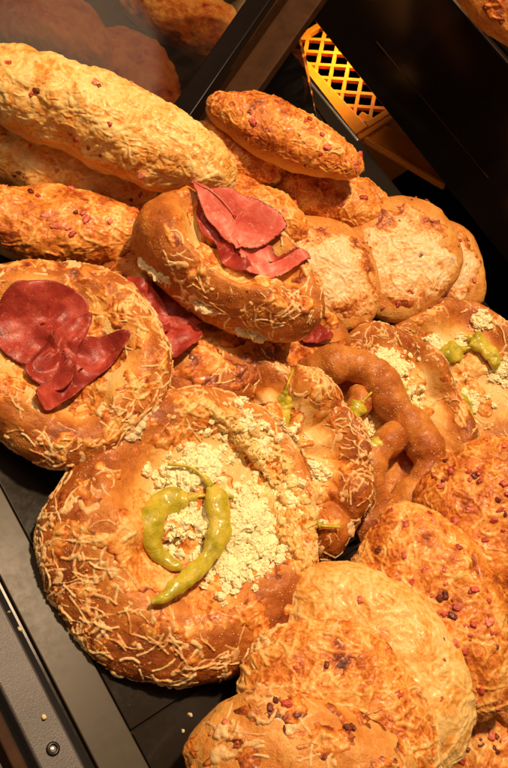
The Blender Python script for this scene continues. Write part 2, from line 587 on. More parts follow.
    def ctop(s, V):
        """where the cheese lies: >0 covered"""
        a, b, c = s.size; k = s.kind
        rho = np.sqrt((V[:, 0]/a)**2+(V[:, 1]/b)**2); z = V[:, 2]/c
        n = fbm(V, .8, s.seed+21, 3)
        cov = s.kw.get('cover', .5)
        if k == 'roll':
            ox, oy = s.kw.get('coff', (0, 0))
            r2 = np.sqrt((V[:, 0]/a-ox)**2+(V[:, 1]/b-oy)**2)
            return (s.kw.get('crad', .8)-r2)*2.6+.7*n - 3*(z < 0)
        if k == 'rim':
            if 'soft' in s.kw:
                t2 = np.arctan2(V[:, 1], V[:, 0]); cov = cov+.55*np.exp(-((np.angle(np.exp(1j*(t2-s.kw['soft']))))/.75)**2)
            return cov-.5 + kw_c(s)*(1-sstep(rho, .3, .6)) + n*.9 - 1.2*(1-sstep(z, -.1, .35))-.5*sstep(rho, .9, 1.0)
        return cov + .75*n - 2.4*(1-sstep(z, s.kw.get('clow', -.35), s.kw.get('clow', -.35)+.5))

    def surf(s, p):
        r = s.bvh.find_nearest(Vector(p))
        return np.array(r[0]), np.array(r[1])

    def walk(s, p, nrm, steps, st, curl):
        """a worm-like path that follows the surface"""
        t = np.cross(nrm, s.nr.randn(3)); t /= np.linalg.norm(t)+1e-9
        w = [p]; c = s.nr.uniform(-curl, curl)
        for _ in range(steps):
            t = t*math.cos(c)+np.cross(nrm, t)*math.sin(c)
            q, nn = s.surf(w[-1]+t*st)
            w.append(q); nrm = nn
            t = t-nn*t.dot(nn); t /= np.linalg.norm(t)+1e-9
            c += s.nr.uniform(-.3, .3)
        return np.array(w)

    def cheese(s, V, Q, N):
        kw = s.kw
        cov = s.ctop(V)
        ok = np.nonzero(cov > .05)[0]
        h = kw.get('thick', .10)*np.clip(cov*1.5, -1, 1)
        h = h+(.05*fbm(V, 2.0, s.seed+31, 3, .6)+.09*fbm(V, .9, s.seed+33, 2))*sstep(cov, -.25, .1)
        rel = np.zeros(len(V))
        nw = kw.get('worms', 260); wr = kw.get('wr', .13)
        if len(ok):
            for i in range(nw):
                j = ok[s.nr.randint(len(ok))]
                w = s.walk(V[j], N[j], s.nr.randint(2, 6), .27*kw.get('wl', 1), .35)
                r = wr*(.40+.85*s.nr.rand()**1.8); amp = s.nr.uniform(.35, 1.0)*min(1.15, r/wr+.15)
                cen = w.mean(0); R = np.abs(w-cen).max()+r*1.3
                m = np.nonzero((np.abs(V-cen) < R).all(1))[0]
                if not len(m): continue
                P = V[m]; best = np.full(len(m), 9.)
                for p, q in zip(w[:-1], w[1:]):
                    d = q-p; t = np.clip(((P-p)@d)/(d@d+1e-9), 0, 1)
                    best = np.minimum(best, np.linalg.norm(P-(p+t[:, None]*d), axis=1))
                pr = np.sqrt(np.clip(1-(best/r)**2, 0, 1))*amp
                rel[m] = np.maximum(rel[m], pr)+.25*np.minimum(rel[m], pr)
        H = h+rel*kw.get('relief', .10)*np.clip(cov*2+.5, 0, 1)
        keepv = H > -.02
        kf = keepv[Q].any(1)
        W = V+N*H[:, None]
        pt = fbm(V, .5, s.seed+44, 2); toast = kw.get('toast', .30)+kw.get('thr', .30)*(.55-rel)+.55*rel*np.clip(1.6*pt-.15, 0, 1)+.28*fbm(V, .6, s.seed+41, 3)+.35*sstep(-cov, -kw.get('ew', .25), .05)*kw.get('edge', 1)*(1+.8*fbm(V, 1.3, s.seed+46, 2))
        Qk = Q[kf]; used, inv = np.unique(Qk, return_inverse=True)
        if len(used) < 10: return
        npmesh('melted_cheese', W[used], inv.reshape(-1, 4), M[kw.get('cm', 'cheese')], s.e, dict(toast=toast[used]))

    # --- toppings
    def hit(s, px, py, lift=0):
        """where a topping seen at this place lies on the bread (local cm)"""
        o = s.R.T@(CAM-s.C); d = s.R.T@ray(px, py)
        L = s.bvh.ray_cast(Vector(o), Vector(d).normalized())
        if L[0] is None:
            t = (s.size[2]*.3-o[2])/d[2]; return s.surf(o+d*t)
        return np.array(L[0])+np.array(L[1])*lift, np.array(L[1])

    def bits(s, pts=(), rnd=0, size=1.0, dark=.15, zmin=.15):
        L = [s.hit(*p) for p in pts]
        ok = np.nonzero((s.V[:, 2]/s.size[2] > zmin))[0]
        for _ in range(rnd):
            j = ok[s.nr.randint(len(ok))]; L.append((s.V[j], s.N[j]))
        for (p, n) in list(L):
            if s.rng.random() < .35:
                L.append((s.surf(p+s.nr.randn(3)*.22)))
        for (p, n) in L:
            me = s.rng.choice(BITS)
            dk = s.rng.random() < dark
            o = bpy.data.objects.new('bacon_bit', me.copy() if dk else me); COL.objects.link(o); o.parent = s.e
            o.data.materials.clear() if dk else None
            if not o.data.materials: o.data.materials.append(M['bacond'] if dk else M['bacon'])
            z = Vector(n); q = z.to_track_quat('Z', 'Y')
            sc = size*s.rng.choice((.4, .55, .7, .8, .9, 1, 1.2))
            o.matrix_local = Matrix.Translation(Vector(p+n*.03*sc+n*.03)*CM) @ q.to_matrix().to_4x4() @ Matrix.Rotation(s.rng.uniform(0, 6.3), 4, 'Z') @ Matrix.Rotation(s.rng.uniform(-.5, .5), 4, 'X') @ Matrix.Diagonal((sc*s.rng.uniform(.8, 1.4), sc, sc, 1))

    def relief_layer(s, paths, radii, amps, height, rough, name, mat, kind=None, sink=.035, tj=.25, label=None, warp=.035):
        """strands fused into one skin that rises out of the crust"""
        V, N, Q = s.V, s.N, s.Q
        rel = np.zeros(len(V)); tid = np.zeros(len(V))
        wn = None
        lo = np.min([w.min(0) for w in paths], axis=0)-.6; hi = np.max([w.max(0) for w in paths], axis=0)+.6
        act = np.nonzero(((V > lo) & (V < hi)).all(1))[0]
        VA = V[act]
        w1 = fbm(VA, 3.2, s.seed+61, 3, .6)
        relA = np.zeros(len(act)); tA = np.zeros(len(act))
        for w, r, am in zip(paths, radii, amps):
            cen = (w.max(0)+w.min(0))/2; R = (w.max(0)-w.min(0))/2+r*1.4
            m = np.nonzero((np.abs(VA-cen) < R).all(1))[0]
            if not len(m): continue
            P = VA[m]; best = np.full(len(m), 9.)
            for p, q in zip(w[:-1], w[1:]):
                d = q-p; t = np.clip(((P-p)@d)/(d@d+1e-9), 0, 1)
                best = np.minimum(best, np.linalg.norm(P-(p+t[:, None]*d), axis=1))
            bb = best/r + w1[m]*warp/r*1.0
            pr = np.clip(1-np.clip(bb, 0, 9)**2, 0, 1)**.6*am
            up = pr > relA[m]
            tA[m] = np.where(up, s.nr.uniform(-1, 1), tA[m])
            relA[m] = np.maximum(relA[m], pr)+.2*np.minimum(relA[m], pr)
        H = np.full(len(V), -.1); T = np.zeros(len(V))
        H[act] = -sink + relA*height + rough*fbm(VA, 2.6, s.seed+62, 3, .6)*np.clip(relA*2, 0, 1)
        T[act] = .36+s.kw.get('st', 0)+tj*tA-.30*(relA-.6)+.3*fbm(VA, .7, s.seed+63, 2)
        kf = (H > -.01)[Q].any(1); Qk = Q[kf]
        used, inv = np.unique(Qk, return_inverse=True)
        if len(used) < 8: return
        W = V+N*H[:, None]
        return npmesh(name, W[used], inv.reshape(-1, 4), M[mat], s.e, dict(toast=T[used]), kind=kind, label=label)

    def shreds(s, count, region, rmin=.05, rmax=.085, steps=(2, 5), st=.24, height=.12):
        """grated shreds baked onto the crust, fused where they cross"""
        a, b, c = s.size
        rho = np.sqrt((s.V[:, 0]/a)**2+(s.V[:, 1]/b)**2)
        th = np.arctan2(s.V[:, 1]/b, s.V[:, 0]/a)
        ok = np.nonzero(region(rho, th, s.V[:, 2]/c, s.V))[0]
        if not len(ok): return
        Ps = []; Rs = []; As = []
        i = 0
        while i < count*2.1:
            j = ok[s.nr.randint(len(ok))]
            k = 1 if s.nr.rand() < .4 else s.nr.randint(3, 10)
            for _ in range(k):
                p, nn = s.surf(s.V[j]+s.nr.randn(3)*(.0 if k == 1 else .28)); i += 1
                u = s.nr.rand()
                if u < .22:
                    w = s.walk(p, nn, 2, .05, .3); r = s.nr.uniform(rmin, rmax*1.5)
                elif u < .32:
                    w = s.walk(p, nn, 3, .14, .9); r = rmax*s.nr.uniform(1.2, 2.2)
                else:
                    w = s.walk(p, nn, s.nr.randint(*steps), st*s.nr.uniform(.7, 1.3), .42); r = s.nr.uniform(rmin, rmax)*.92
                Ps.append(w); Rs.append(r); As.append(s.nr.uniform(.35, 1.05))
        s.relief_layer(Ps, Rs, As, height, .035, 'grated_cheese', 'shred', kind='stuff')

    def strand(s, pts, r, lift=.3, bake=.42, seed=0, twist=.10, shr=40):
        """a rope of dough, a part of its own"""
        P = [s.hit(p[0], p[1])[0]*np.array([1, 1, 0])+np.array([0, 0, lift+(p[2] if len(p) > 2 else 0)]) for p in pts]
        n = 46*len(P); path = smooth_path(P, n); t = np.linspace(0, 1, n)
        L = np.linalg.norm(np.diff(path, axis=0), axis=1).sum()
        rr = r*(1+twist*np.sin(t*L*1.9+seed)+.05*np.sin(t*L*4.3+seed))*np.clip(np.minimum(t, 1-t)*9+.45, 0, 1)
        v, q = tube(path, rr, 48)
        N = vnormals(v, q)
        if (N*(v-path[np.clip(np.arange(len(v))//48, 0, n-1)])).sum() < 0: q = q[:, ::-1]; N = -N
        v = v+N*(.13*fbm(v, .8, seed+3, 3)+.03*fbm(v, 3, seed+4, 2))[:, None]
        N = vnormals(v, q)
        bk = bake+.22*fbm(v, .6, seed+5, 3)+.12*N[:, 2]
        npmesh('dough_strand', v, q, M['crust'], s.e, dict(bake=bk, grain=np.full(len(v), 1.8)))

    def ridge(s, lines, w, h, name='torn_dough', mat='pale', rough=.09, label=None):
        Ps = []; Rs = []; As = []
        for ln in lines:
            pts = smooth_path([s.hit(x, y)[0] for x, y in ln], 8*len(ln))
            for k in range(len(pts)-1):
                Ps.append(pts[k:k+2]+s.nr.randn(3)*w*.10); Rs.append(w*s.nr.uniform(.75, 1.15)); As.append(s.nr.uniform(.8, 1))
        s.relief_layer(Ps, Rs, As, h, rough, name, mat, sink=.05, tj=.03, warp=w*.9, label=label)

    def feta(s, blobs, size=.24):
        """crumbled cheese heaps; blobs: (px,py,radius_cm,count,height)"""
        VV = []; QQ = []; off = 0
        shapes = [chunk_mesh(k+30, 4, .55, .45) for k in range(7)]
        for (px, py, r, cnt, hh) in blobs:
            p0, n0 = s.hit(px, py)
            for i in range(cnt):
                rr = r*min(1.5, abs(s.nr.randn())*.62); an = s.nr.rand()*6.283
                x, y = p0[0]+rr*math.cos(an), p0[1]+rr*math.sin(an)
                L = s.bvh.ray_cast(Vector((x, y, 8)), Vector((0, 0, -1)))
                if L[0] is None: continue
                z = L[0][2]+hh*max(0, 1-(rr/r)**2)*(.75+.25*s.nr.rand())+.03
                v, q = shapes[s.nr.randint(7)]
                sz = size*(.22+1.15*s.nr.rand()**2.6); v = v*np.array([1.2, .9, .75])
                A = np.linalg.qr(s.nr.randn(3, 3))[0]
                if np.linalg.det(A) < 0: A[:, 0] *= -1
                VV.append((v*sz)@A.T+np.array([x, y, z])); QQ.append(q+off); off += len(v)
        if VV: npmesh('feta_crumbs', np.concatenate(VV), np.concatenate(QQ), M['feta'], s.e, kind='stuff', smooth=False)

    def strip(s, path, w, h=.15, name='torn_dough', mat='dough', lift=.1, th=.25):
        """an irregular doughy strand lying on the bread"""
        pts = [s.hit(x, y)[0]+np.array([0, 0, lift+dz]) for x, y, dz in path]
        P = smooth_path(pts, 60); t = np.linspace(0, 1, 60)
        r = w*(.75+.35*np.sin(t*7+s.seed)+.2*np.sin(t*17+1))*np.clip(np.minimum(t, 1-t)*6+.2, 0, 1)
        v, q = tube(P, r, 28, th)
        N = vnormals(v, q)
        v = v+N*(.30*fbm(v, 1.1, s.seed+70, 4, .65))[:, None]
        npmesh(name, v, q, M[mat], s.e)

    def pepper(s, pts, w, stem=.3, flat=.6, lift=.25, seed=0, sink=0):
        P = []
        for i, p in enumerate(pts):
            h, n = s.hit(p[0], p[1]); P.append(h+np.array([0, 0, (p[2] if len(p) > 2 else 0)+lift]))
        path = smooth_path(P, 70); t = np.linspace(0, 1, 70)
        path[:, 2] = np.convolve(np.pad(path[:, 2], 6, 'edge'), np.ones(13)/13, 'valid')
        u = np.clip((t-stem)/(1-stem), 0, 1)
        body = w*np.clip(u*7, 0, 1)**.7*(1-.50*u)*np.sqrt(np.clip(1-u**6, 0, 1))*(1+.08*np.sin(u*11+seed)+.05*np.sin(u*23+seed))
        stemr = w*.13*(1+.35*(t < .04))
        r = np.maximum(body, np.where(t <= stem+.02, stemr, .02))
        kb = t >= stem-.03
        v, q = tube(path[kb], r[kb], 28, flat)
        N = vnormals(v, q)
        v = v+N*(w*.34*fbm(v*np.array([1, 1, 1]), .55/w, seed+90, 3, .6)-w*.10*np.abs(fbm(v, 1.5/w, seed+95, 2)))[:, None]
        fl = npmesh('pepper', v, q, M['pepper'], s.e)
        ks = t <= stem+.03
        rs = np.where(t > stem-.05, w*.3, w*.13)
        v, q = tube(path[ks], rs[ks], 10)
        npmesh('pepper_stem', v, q, M['pepper'], fl)

    def slice(s, outline, lift=.25, wave=.25, tilt=(0, 0), curl=.3, seed=0, mat='ham', thick=.055, name='ham_slice', cup=0, stand=None, label=None, flatbase=False):
        """a thin soft slice: outline in picture coordinates, laid over the bread and folded"""
        pts = []
        for (x, y) in outline:
            o = s.R.T@(CAM-s.C); d = s.R.T@ray(x, y)
            zz = s.size[2]*.35+lift
            pts.append(o+d*((zz-o[2])/d[2]))
        pts = np.array(pts); c = pts.mean(0)
        B = smooth_path(np.vstack([pts, pts[:1]]), 121)[:-1]
        nr = 26; V = [c]; rr = [0]
        for k in range(1, nr+1):
            f = k/nr
            for b in B: V.append(c+(b-c)*f); rr.append(f)
        V = np.array(V); rr = np.array(rr)
        x, y = V[:, 0]-c[0], V[:, 1]-c[1]
        R = np.linalg.norm(B-c, axis=1).mean()
        z = wave*fbm(V, 1.0/R, seed+3, 2)+curl*rr**3*(fbm(V, .9/R, seed+8, 2)+.15)+tilt[0]*x+tilt[1]*y+cup*(x*x+y*y)/R/R
        z = z+.04*np.sin((x*math.cos(seed)+y*math.sin(seed))*4/R*1.5)
        if stand:
            z = z+stand[0]*sstep((x*stand[1]+y*stand[2])/R, stand[3], 1.2)
        sz = np.empty(len(V))
        for i in range(len(V)):
            L = s.bvh.ray_cast(Vector((V[i, 0], V[i, 1], 9)), Vector((0, 0, -1)))
            sz[i] = L[0][2] if L[0] is not None else s.size[2]*.2
        base = sz*.75+sz.mean()*.25 if not flatbase else V[:, 2]
        V[:, 2] = np.maximum(base+lift+z, sz+.2+.3*lift)
        nb = 120; Q = []
        T3 = []
        for k in range(1, nr):
            for i in range(nb):
                j = (i+1) % nb
                Q.append((1+(k-1)*nb+i, 1+(k-1)*nb+j, 1+k*nb+j, 1+k*nb+i))
        for i in range(0, nb, 2):
            Q.append((0, 1+i, 1+(i+1) % nb, 1+(i+2) % nb))
        Q = np.array(Q)
        Q = Q[:, ::-1] if vnormals(V, Q)[:, 2].mean() < 0 else Q
        o = npmesh(name, V, Q, M[mat], s.e, dict(edge=rr), label=label)
        m = o.modifiers.new('thickness', 'SOLIDIFY'); m.thickness = thick*CM; m.offset = -1
        return o


# ------------------------------------------------------------------ the breads
G_PEP = 'feta and green pepper breads shingled across the tray'
G_HAM = 'breads topped with folded red ham'
G_STK = 'long cheese and bacon sticks heaped at the back'
G_ROL = 'round cheese rolls behind the pepper breads'
G_BUN = 'cheese and bacon buns shingled in the lower right'

# --- big pepper bread in front
b12 = Bread('pepper_bread', 'large round bread with two crossed green peppers and crumbled feta, nearest the metal rail', 'pepper bread', G_PEP,
            (190, 530), 37.0, (.24, .34, .9), 35, (7.1, 6.25, 2.2), 'rim', 12, res=230, cover=.34, ccov=.75, bake=.44, grain=.9, worms=260, toast=.10, r0=.80, dip=.86, inner=.5, doff=(.22, .02), soft=.12, relief=.08, wr=.09)
b12.feta([(203, 466, 1.1, 260, .25), (250, 515, 1.5, 520, .35), (228, 568, 1.2, 260, .25), (188, 520, 1.4, 260, .15), (180, 480, 1.1, 200, .15), (218, 530, 1.5, 360, .2), (266, 548, 1.2, 240, .2), (280, 500, 1.2, 220, .2), (240, 430, 1.1, 200, .15), (262, 450, .9, 120, .15)], .22)
b12.shreds(400, lambda r, t, z, V: (r > .60) & (z > -.45) & (fbm(V, .45, 77, 2) > -.30), .05, .095, st=.30)
b12.ridge([[(226, 414), (242, 440), (262, 464), (268, 500), (284, 532), (304, 560)], [(236, 432), (256, 462), (278, 490), (292, 520)]], .42, .36)
b12.ridge([[(204, 404), (226, 424), (244, 452)], [(262, 478), (286, 505), (312, 536)], [(282, 470), (300, 500), (322, 520)], [(250, 425), (272, 450), (290, 470)]], .36, .24, 'melted_strands')
b12.pepper([(166, 467), (188, 470), (204, 482), (213, 500), (218, 525), (209, 552, .35), (190, 575, .4), (170, 592, .15), (150, 604)], .60, .28, .62, .52, 5)
b12.pepper([(242, 501), (222, 497), (200, 497), (182, 502), (163, 505), (152, 520), (152, 542), (163, 560), (180, 570)], .68, .33, .6, .32, 9)

b13 = Bread('pepper_bread', 'feta bread with a folded rim and pepper stems, under the largest one', 'pepper bread', G_PEP,
            (280, 452), 41.2, (.15, .30, .94), -60, (5.5, 4.6, 1.9), 'rim', 13, res=160, cover=.35, bake=.42, grain=.8, worms=300, toast=.14, lobes=9, lobh=.16, r0=.82, dip=.92, inner=.5, lump=.16, wr=.08, spokes=[(-2.6, .6, .2, -.4, .75, 1.1), (1.6, -1.5, 3.4, 1.6, .7, 1.1)])
b13.feta([(262, 425, .9, 160, .2), (272, 480, 1.2, 240, .2), (290, 440, .9, 120, .15), (300, 505, .9, 130, .15), (312, 470, .8, 90, .1)], .2)
b13.shreds(330, lambda r, t, z, V: (r > .45) & (z > -.2), .045, .08)
b13.pepper([(292, 372), (287, 385), (283, 398), (282, 412), (284, 430)], .52, .45, .55, .3, 3)
b13.pepper([(292, 466), (280, 471), (266, 478), (255, 488), (250, 500)], .4, .5, .55, .35, 4)
b13.pepper([(338, 528), (322, 527), (308, 524), (297, 520), (285, 510)], .6, .35, .55, .35, 6)

b14 = Bread('pepper_bread', 'brown knotted bread ring with open holes and small pepper pieces', 'pepper bread', G_PEP,
            (352, 443), 44.6, (.10, .25, .96), -58, (5.1, 4.2, 1.3), 'rim', 14, res=130, cover=.4, ccov=.2, cb=.10, seedall=1, bake=.44, grain=1.6, worms=120, toast=.2, r0=.86, dip=1.0, inner=.66, lump=.2)
b14.strand([(312, 392, -.1), (318, 372, .3), (345, 366, .6), (374, 376, .6), (390, 400, .6), (404, 424, .6), (424, 452, .6), (426, 482, .5), (402, 506, .3), (368, 524, .2), (346, 534, -.2)], 1.0, .35, .43, 3)
b14.strand([(352, 388, .1), (358, 404, .5), (346, 418, .6), (328, 420, .3)], .62, .3, .46, 5)
b14.strand([(404, 432, .2), (384, 444, .9), (368, 462, 1.0), (364, 486, .8), (384, 508, .3)], .85, .3, .44, 7)
b14.feta([(362, 432, .8, 170, .15), (372, 462, .7, 140, .15), (350, 414, .7, 110, .1), (345, 460, .8, 120, .1)], .18)
b14.shreds(130, lambda r, t, z, V: (z > .1) & (fbm(V, .5, 5, 2) > .0), .04, .07)
b14.pepper([(366, 398), (358, 406), (350, 415), (345, 428), (342, 444)], .55, .3, .5, 1.35, 7)
b14.pepper([(391, 432), (380, 440), (370, 450), (362, 462), (356, 474)], .5, .35, .5, 1.5, 8)

b15 = Bread('pepper_bread', 'pale feta bread with one green pepper on its left, beside the brown ring', 'pepper bread', G_PEP,
            (400, 402), 48.3, (.05, .30, .95), -52, (5.1, 3.9, 1.8), 'rim', 15, res=110, cover=.3, bake=.35, grain=1.0, worms=240, toast=.08, r0=.88, dip=.88, inner=.6, wr=.08, lobes=6, lobh=.1, crease=.1)
b15.feta([(394, 368, 1.1, 260, .25), (410, 420, .9, 160, .2), (402, 395, .9, 120, .15), (418, 440, .6, 70, .1), (380, 355, .5, 50, .1)], .2)
b15.shreds(170, lambda r, t, z, V: (r > .4) & (z > 0), .04, .07)
b15.pepper([(372, 382), (384, 385), (394, 391), (402, 402), (408, 412)], .55, .2, .5, .5, 11)
b16 = Bread('pepper_bread', 'feta bread with three green peppers, far right end of the row under the cheese rolls', 'pepper bread', G_PEP,
            (462, 378), 51.5, (.05, .30, .95), -48, (5.9, 4.6, 1.8), 'rim', 16, res=120, cover=.3, bake=.35, grain=1.0, worms=280, toast=.08, r0=.9, dip=.85, inner=.62, wr=.08)
b16.feta([(433, 348, .8, 140, .2), (440, 382, 1.1, 240, .25), (500, 372, .9, 140, .2), (478, 322, .8, 130, .2), (470, 400, 1.0, 140, .15), (448, 412, .8, 110, .1), (460, 345, .6, 60, .1)], .2)
b16.shreds(210, lambda r, t, z, V: (r > .4) & (z > 0), .04, .07)
b16.pepper([(475, 349), (460, 352), (446, 357), (434, 366), (427, 378)], .66, .25, .5, .5, 12)
b16.pepper([(462, 338), (472, 342), (482, 350), (490, 360), (494, 372)], .66, .15, .5, .5, 13)
b16.pepper([(438, 398), (448, 399), (459, 402), (465, 415), (468, 430)], .52, .2, .5, .5, 14)

# --- ham breads
b17 = Bread('ham_bread', 'round cheese bread with a folded dark red ham slice, leftmost above the metal rail', 'ham bread', G_HAM,
            (61, 357), 38.0, (.20, .36, .9), -36, (5.7, 4.75, 1.9), 'rim', 17, res=180, cover=.45, bake=.36, grain=.7, worms=420, toast=.14, r0=.74, dip=.85, inner=.45, wr=.085)
b17.shreds(240, lambda r, t, z, V: (r > .55) & (z > -.1), .05, .085)
b17.slice([(-6, 338), (0, 312), (18, 294), (48, 288), (74, 291), (87, 301), (86, 314), (66, 326), (52, 345), (48, 362), (30, 366), (8, 356)], .35, .4, (.0, .0), .8, 1)
b17.slice([(40, 350), (56, 332), (76, 318), (92, 314), (88, 332), (78, 350), (74, 374), (62, 388), (40, 384), (26, 368)], .5, .45, (0.0, 0.08), .7, 2)
b17.slice([(66, 362), (80, 342), (100, 336), (128, 337), (122, 352), (104, 372), (84, 386), (62, 404), (46, 414), (38, 396), (52, 378)], .42, .4, (0, 0), .8, 3)

b18 = Bread('ham_bread', 'ham bread with shaded dark ham, underneath the raised ham bread', 'ham bread', G_HAM,
            (190, 318), 43.0, (.22, .42, .87), 32, (6.2, 5.4, 1.8), 'rim', 18, res=130, cover=.5, bake=.44, grain=.5, worms=260, toast=.32, r0=.62, dip=.5)
b18.shreds(200, lambda r, t, z, V: (r > .5) & (z > -.2), .045, .08)
b18.slice([(126, 285), (140, 292), (158, 305), (168, 322), (165, 340), (148, 340), (132, 325), (122, 305)], .8, .35, (0, 0), .5, 5)
b18.slice([(142, 318), (165, 320), (190, 328), (200, 342), (188, 356), (172, 365), (160, 352), (148, 340)], .8, .35, (0, 0), .5, 6)
b18.slice([(150, 290), (170, 285), (195, 300), (205, 320), (190, 335), (168, 330), (155, 312)], .5, .3, (0, 0), .4, 7)

b19 = Bread('ham_bread', 'raised bread with upright bright pink ham, propped on top of the others', 'ham bread', G_HAM,
            (228, 266), 41.3, (.30, .52, .80), -36, (5.3, 3.15, 2.2), 'rim', 19, res=160, cover=.28, inner=.5, bake=.38, grain=.7, worms=160, toast=.16, r0=.72, dip=.8, under=.95, e=3.1)
b19.shreds(130, lambda r, t, z, V: (r > .6) & (z > -.3) & (V[:, 0] > -2), .045, .08)
b19.slice([(187, 188), (200, 199), (218, 205), (240, 213), (262, 224), (280, 240), (266, 246), (252, 252), (234, 243), (214, 226), (198, 208)], .75, .22, (0, .16), .5, 11, 'hamp')
b19.slice([(196, 202), (212, 212), (226, 228), (240, 250), (252, 268), (240, 272), (222, 256), (206, 236), (196, 216)], .4, .3, (0, 0), .4, 12)
b19.slice([(238, 244), (262, 246), (275, 262), (296, 262), (306, 268), (290, 274), (270, 278), (250, 274), (240, 262)], .5, .3, (0, 0), .5, 13, 'hamp')

b19.ridge([[(142, 262), (154, 272), (166, 280)], [(196, 303), (212, 312)], [(240, 330), (262, 338)]], .24, .2, 'torn_edge', 'crumb', .2)
b17.ridge([[(140, 448), (158, 438), (176, 420)]], .25, .2, 'torn_edge', 'crumb', .12)

b20 = Bread('ham_bread', 'small end of a ham bread wedged behind the raised bread', 'ham bread', G_HAM,
            (296, 350), 46.3, (.2, .4, .88), 20, (3.4, 2.6, 1.5), 'rim', 20, res=80, cover=.5, bake=.5, grain=.4, worms=90, toast=.35)
b20.shreds(40, lambda r, t, z, V: (z > 0), .045, .075)
b20.slice([(300, 328), (318, 326), (332, 334), (328, 342), (310, 342), (300, 338)], .5, .2, (0, 0), .3, 21)

# --- sticks
def stick(label, c, d, ang, size, seed, n=(.25, .42, .87), **kw):
    kw = {**dict(cover=.55, bake=.34, grain=.2, worms=750, wr=.075, relief=.07, toast=.24, wl=1.0, e=2.3, under=1.0, res=100), **kw}
    return Bread('bacon_stick', label, 'bacon stick', G_STK, c, d, n, ang, size, 'stick', seed, **kw)


k1 = stick('longest pale stick on top of the left heap, blanketed in melted cheese', (98, 122), 43.0, -21, (7.9, 2.35, 2.3), 31, worms=900, wr=.11, relief=.065, res=170, toast=.17, lump=.26, cover=.85, cm='pale', bend=-.06, clow=-.5)
k1.bits([(37, 91), (95, 83), (117, 129), (172, 114), (62, 152), (72, 165), (80, 170), (88, 172), (118, 186), (128, 189), (140, 190), (135, 196)], 20, .85)
k2 = stick('stick lying under the longest pale stick, by the left edge', (50, 166), 45.6, -17, (6.2, 2.1, 1.9), 32, worms=380, toast=.2, cover=.7, cm='pale')
k2.bits([(6, 132), (10, 138), (46, 188), (56, 190), (36, 190), (66, 188), (82, 180)], 20, .85)
k3 = stick('golden bacon stick above the leftmost ham bread', (62, 230), 43.4, -6, (5.6, 2.15, 2.0), 33, worms=360, toast=.30)
k3.bits([(52, 226), (64, 230), (70, 228), (72, 234), (110, 222), (76, 213), (4, 190), (58, 205)], 16, .85, .3)
k4 = stick('uppermost stick with red bacon bits, nearest the orange crate', (285, 137), 49.5, -23, (5.2, 1.75, 1.6), 34, worms=300, toast=.33, res=110)
k4.bits([(276, 103), (305, 122), (309, 120), (325, 128), (327, 148), (310, 158), (305, 165), (322, 135)], 14, .85)
k5 = stick('short stick squeezed under the uppermost stick, beside the pale one', (228, 157), 51.0, -14, (3.7, 1.75, 1.5), 35, worms=220, toast=.3)
k5.bits([], 14, .85)
k6 = stick('stick between the uppermost stick and the round cheese rolls', (330, 198), 53.0, -17, (4.3, 1.95, 1.7), 36, worms=260, toast=.3)
k6.bits([(296, 180), (298, 185), (320, 184), (363, 198), (294, 176)], 14, .85)
k7 = stick('bacon stick behind the pink ham, partly covered', (252, 210), 50.6, -30, (4.2, 1.75, 1.6), 37, worms=220, toast=.3)
k7.bits([(281, 205), (284, 212), (215, 190), (212, 185)], 14, .85)


# --- round cheese rolls
def roll(label, c, d, ang, size, seed, n, **kw):
    kw = {**dict(bake=.38, grain=1.7, worms=420, wr=.085, relief=.06, toast=.06, e=2.5, crad=.74, cm='creamy', lump=.10, under=.8, edge=1.6, ew=.8), **kw}
    return Bread('cheese_roll', label, 'cheese roll', G_ROL, c, d, n, ang, size, 'roll', seed, **kw)


r9 = roll('cheese roll at the far right, mostly hidden behind the largest roll', (445, 268), 55.5, -70, (3.7, 2.7, 1.3), 42, (.1, .2, .97), res=80)
r8 = roll('largest round roll facing the viewer, pale cheese and bacon in its middle', (400, 257), 52.6, -60, (4.2, 4.1, 1.4), 41, (.02, .18, .98), res=110, coff=(.1, .02))
r11 = roll('small roll peeping out beneath the oval roll', (358, 318), 54.5, -40, (2.7, 2.2, 1.3), 44, (.1, .2, .97), res=70)
r10 = roll('oval roll with seeded crust, left of the largest roll', (325, 274), 51.0, -58, (4.4, 3.1, 1.6), 43, (.05, .15, .98), res=110, coff=(.1, .1), crad=.72)
r8.bits([(380, 215), (370, 240), (412, 245), (395, 280), (420, 262), (440, 300)], 26, .55)
r9.bits([(465, 265), (470, 275), (460, 250)], 3, .8)
r10.bits([(340, 262), (330, 255), (352, 275)], 16, .5)
r11.bits([], 2, .8)


# --- buns
def bun(label, c, d, ang, size, seed, n, **kw):
    kw = {**dict(bake=.36, grain=.2, worms=420, wr=.085, relief=.06, toast=.30, e=2.3, cover=.45, lump=.13, under=.8, clow=-.2), **kw}
    return Bread('bacon_bun', label, 'bacon bun', G_BUN, c, d, n, ang, size, 'bun', seed, **kw)


u26 = bun('bun at the right edge, below the red speckled one', (514, 668), 38.8, 80, (3.0, 2.4, 1.7), 56, (.3, .4, .86), res=70)
u27 = bun('bun in the bottom right corner covered in bacon', (496, 748), 38.0, 60, (3.4, 2.8, 1.5), 57, (.3, .4, .86), res=80)
u25 = bun('bun with bright red bacon bits, highest at the right edge', (503, 524), 41.5, -55, (4.9, 4.0, 2.1), 55, (-.15, .3, .94), res=120, cover=.45, toast=.36)
u24 = bun('bacon speckled bun between the smooth buns and the right edge', (430, 612), 38.0, -62, (5.2, 3.45, 2.1), 54, (-.2, .25, .95), res=120, cover=.55, toast=.30, worms=700, wr=.085)
u23 = bun('pale bun covered with a flat sheet of melted cheese, third from the front', (373, 672), 35.6, -50, (5.0, 3.8, 1.9), 53, (-.1, .3, .95), res=120, cover=.8, toast=.18, cm='pale', relief=.05, wr=.1, worms=420)
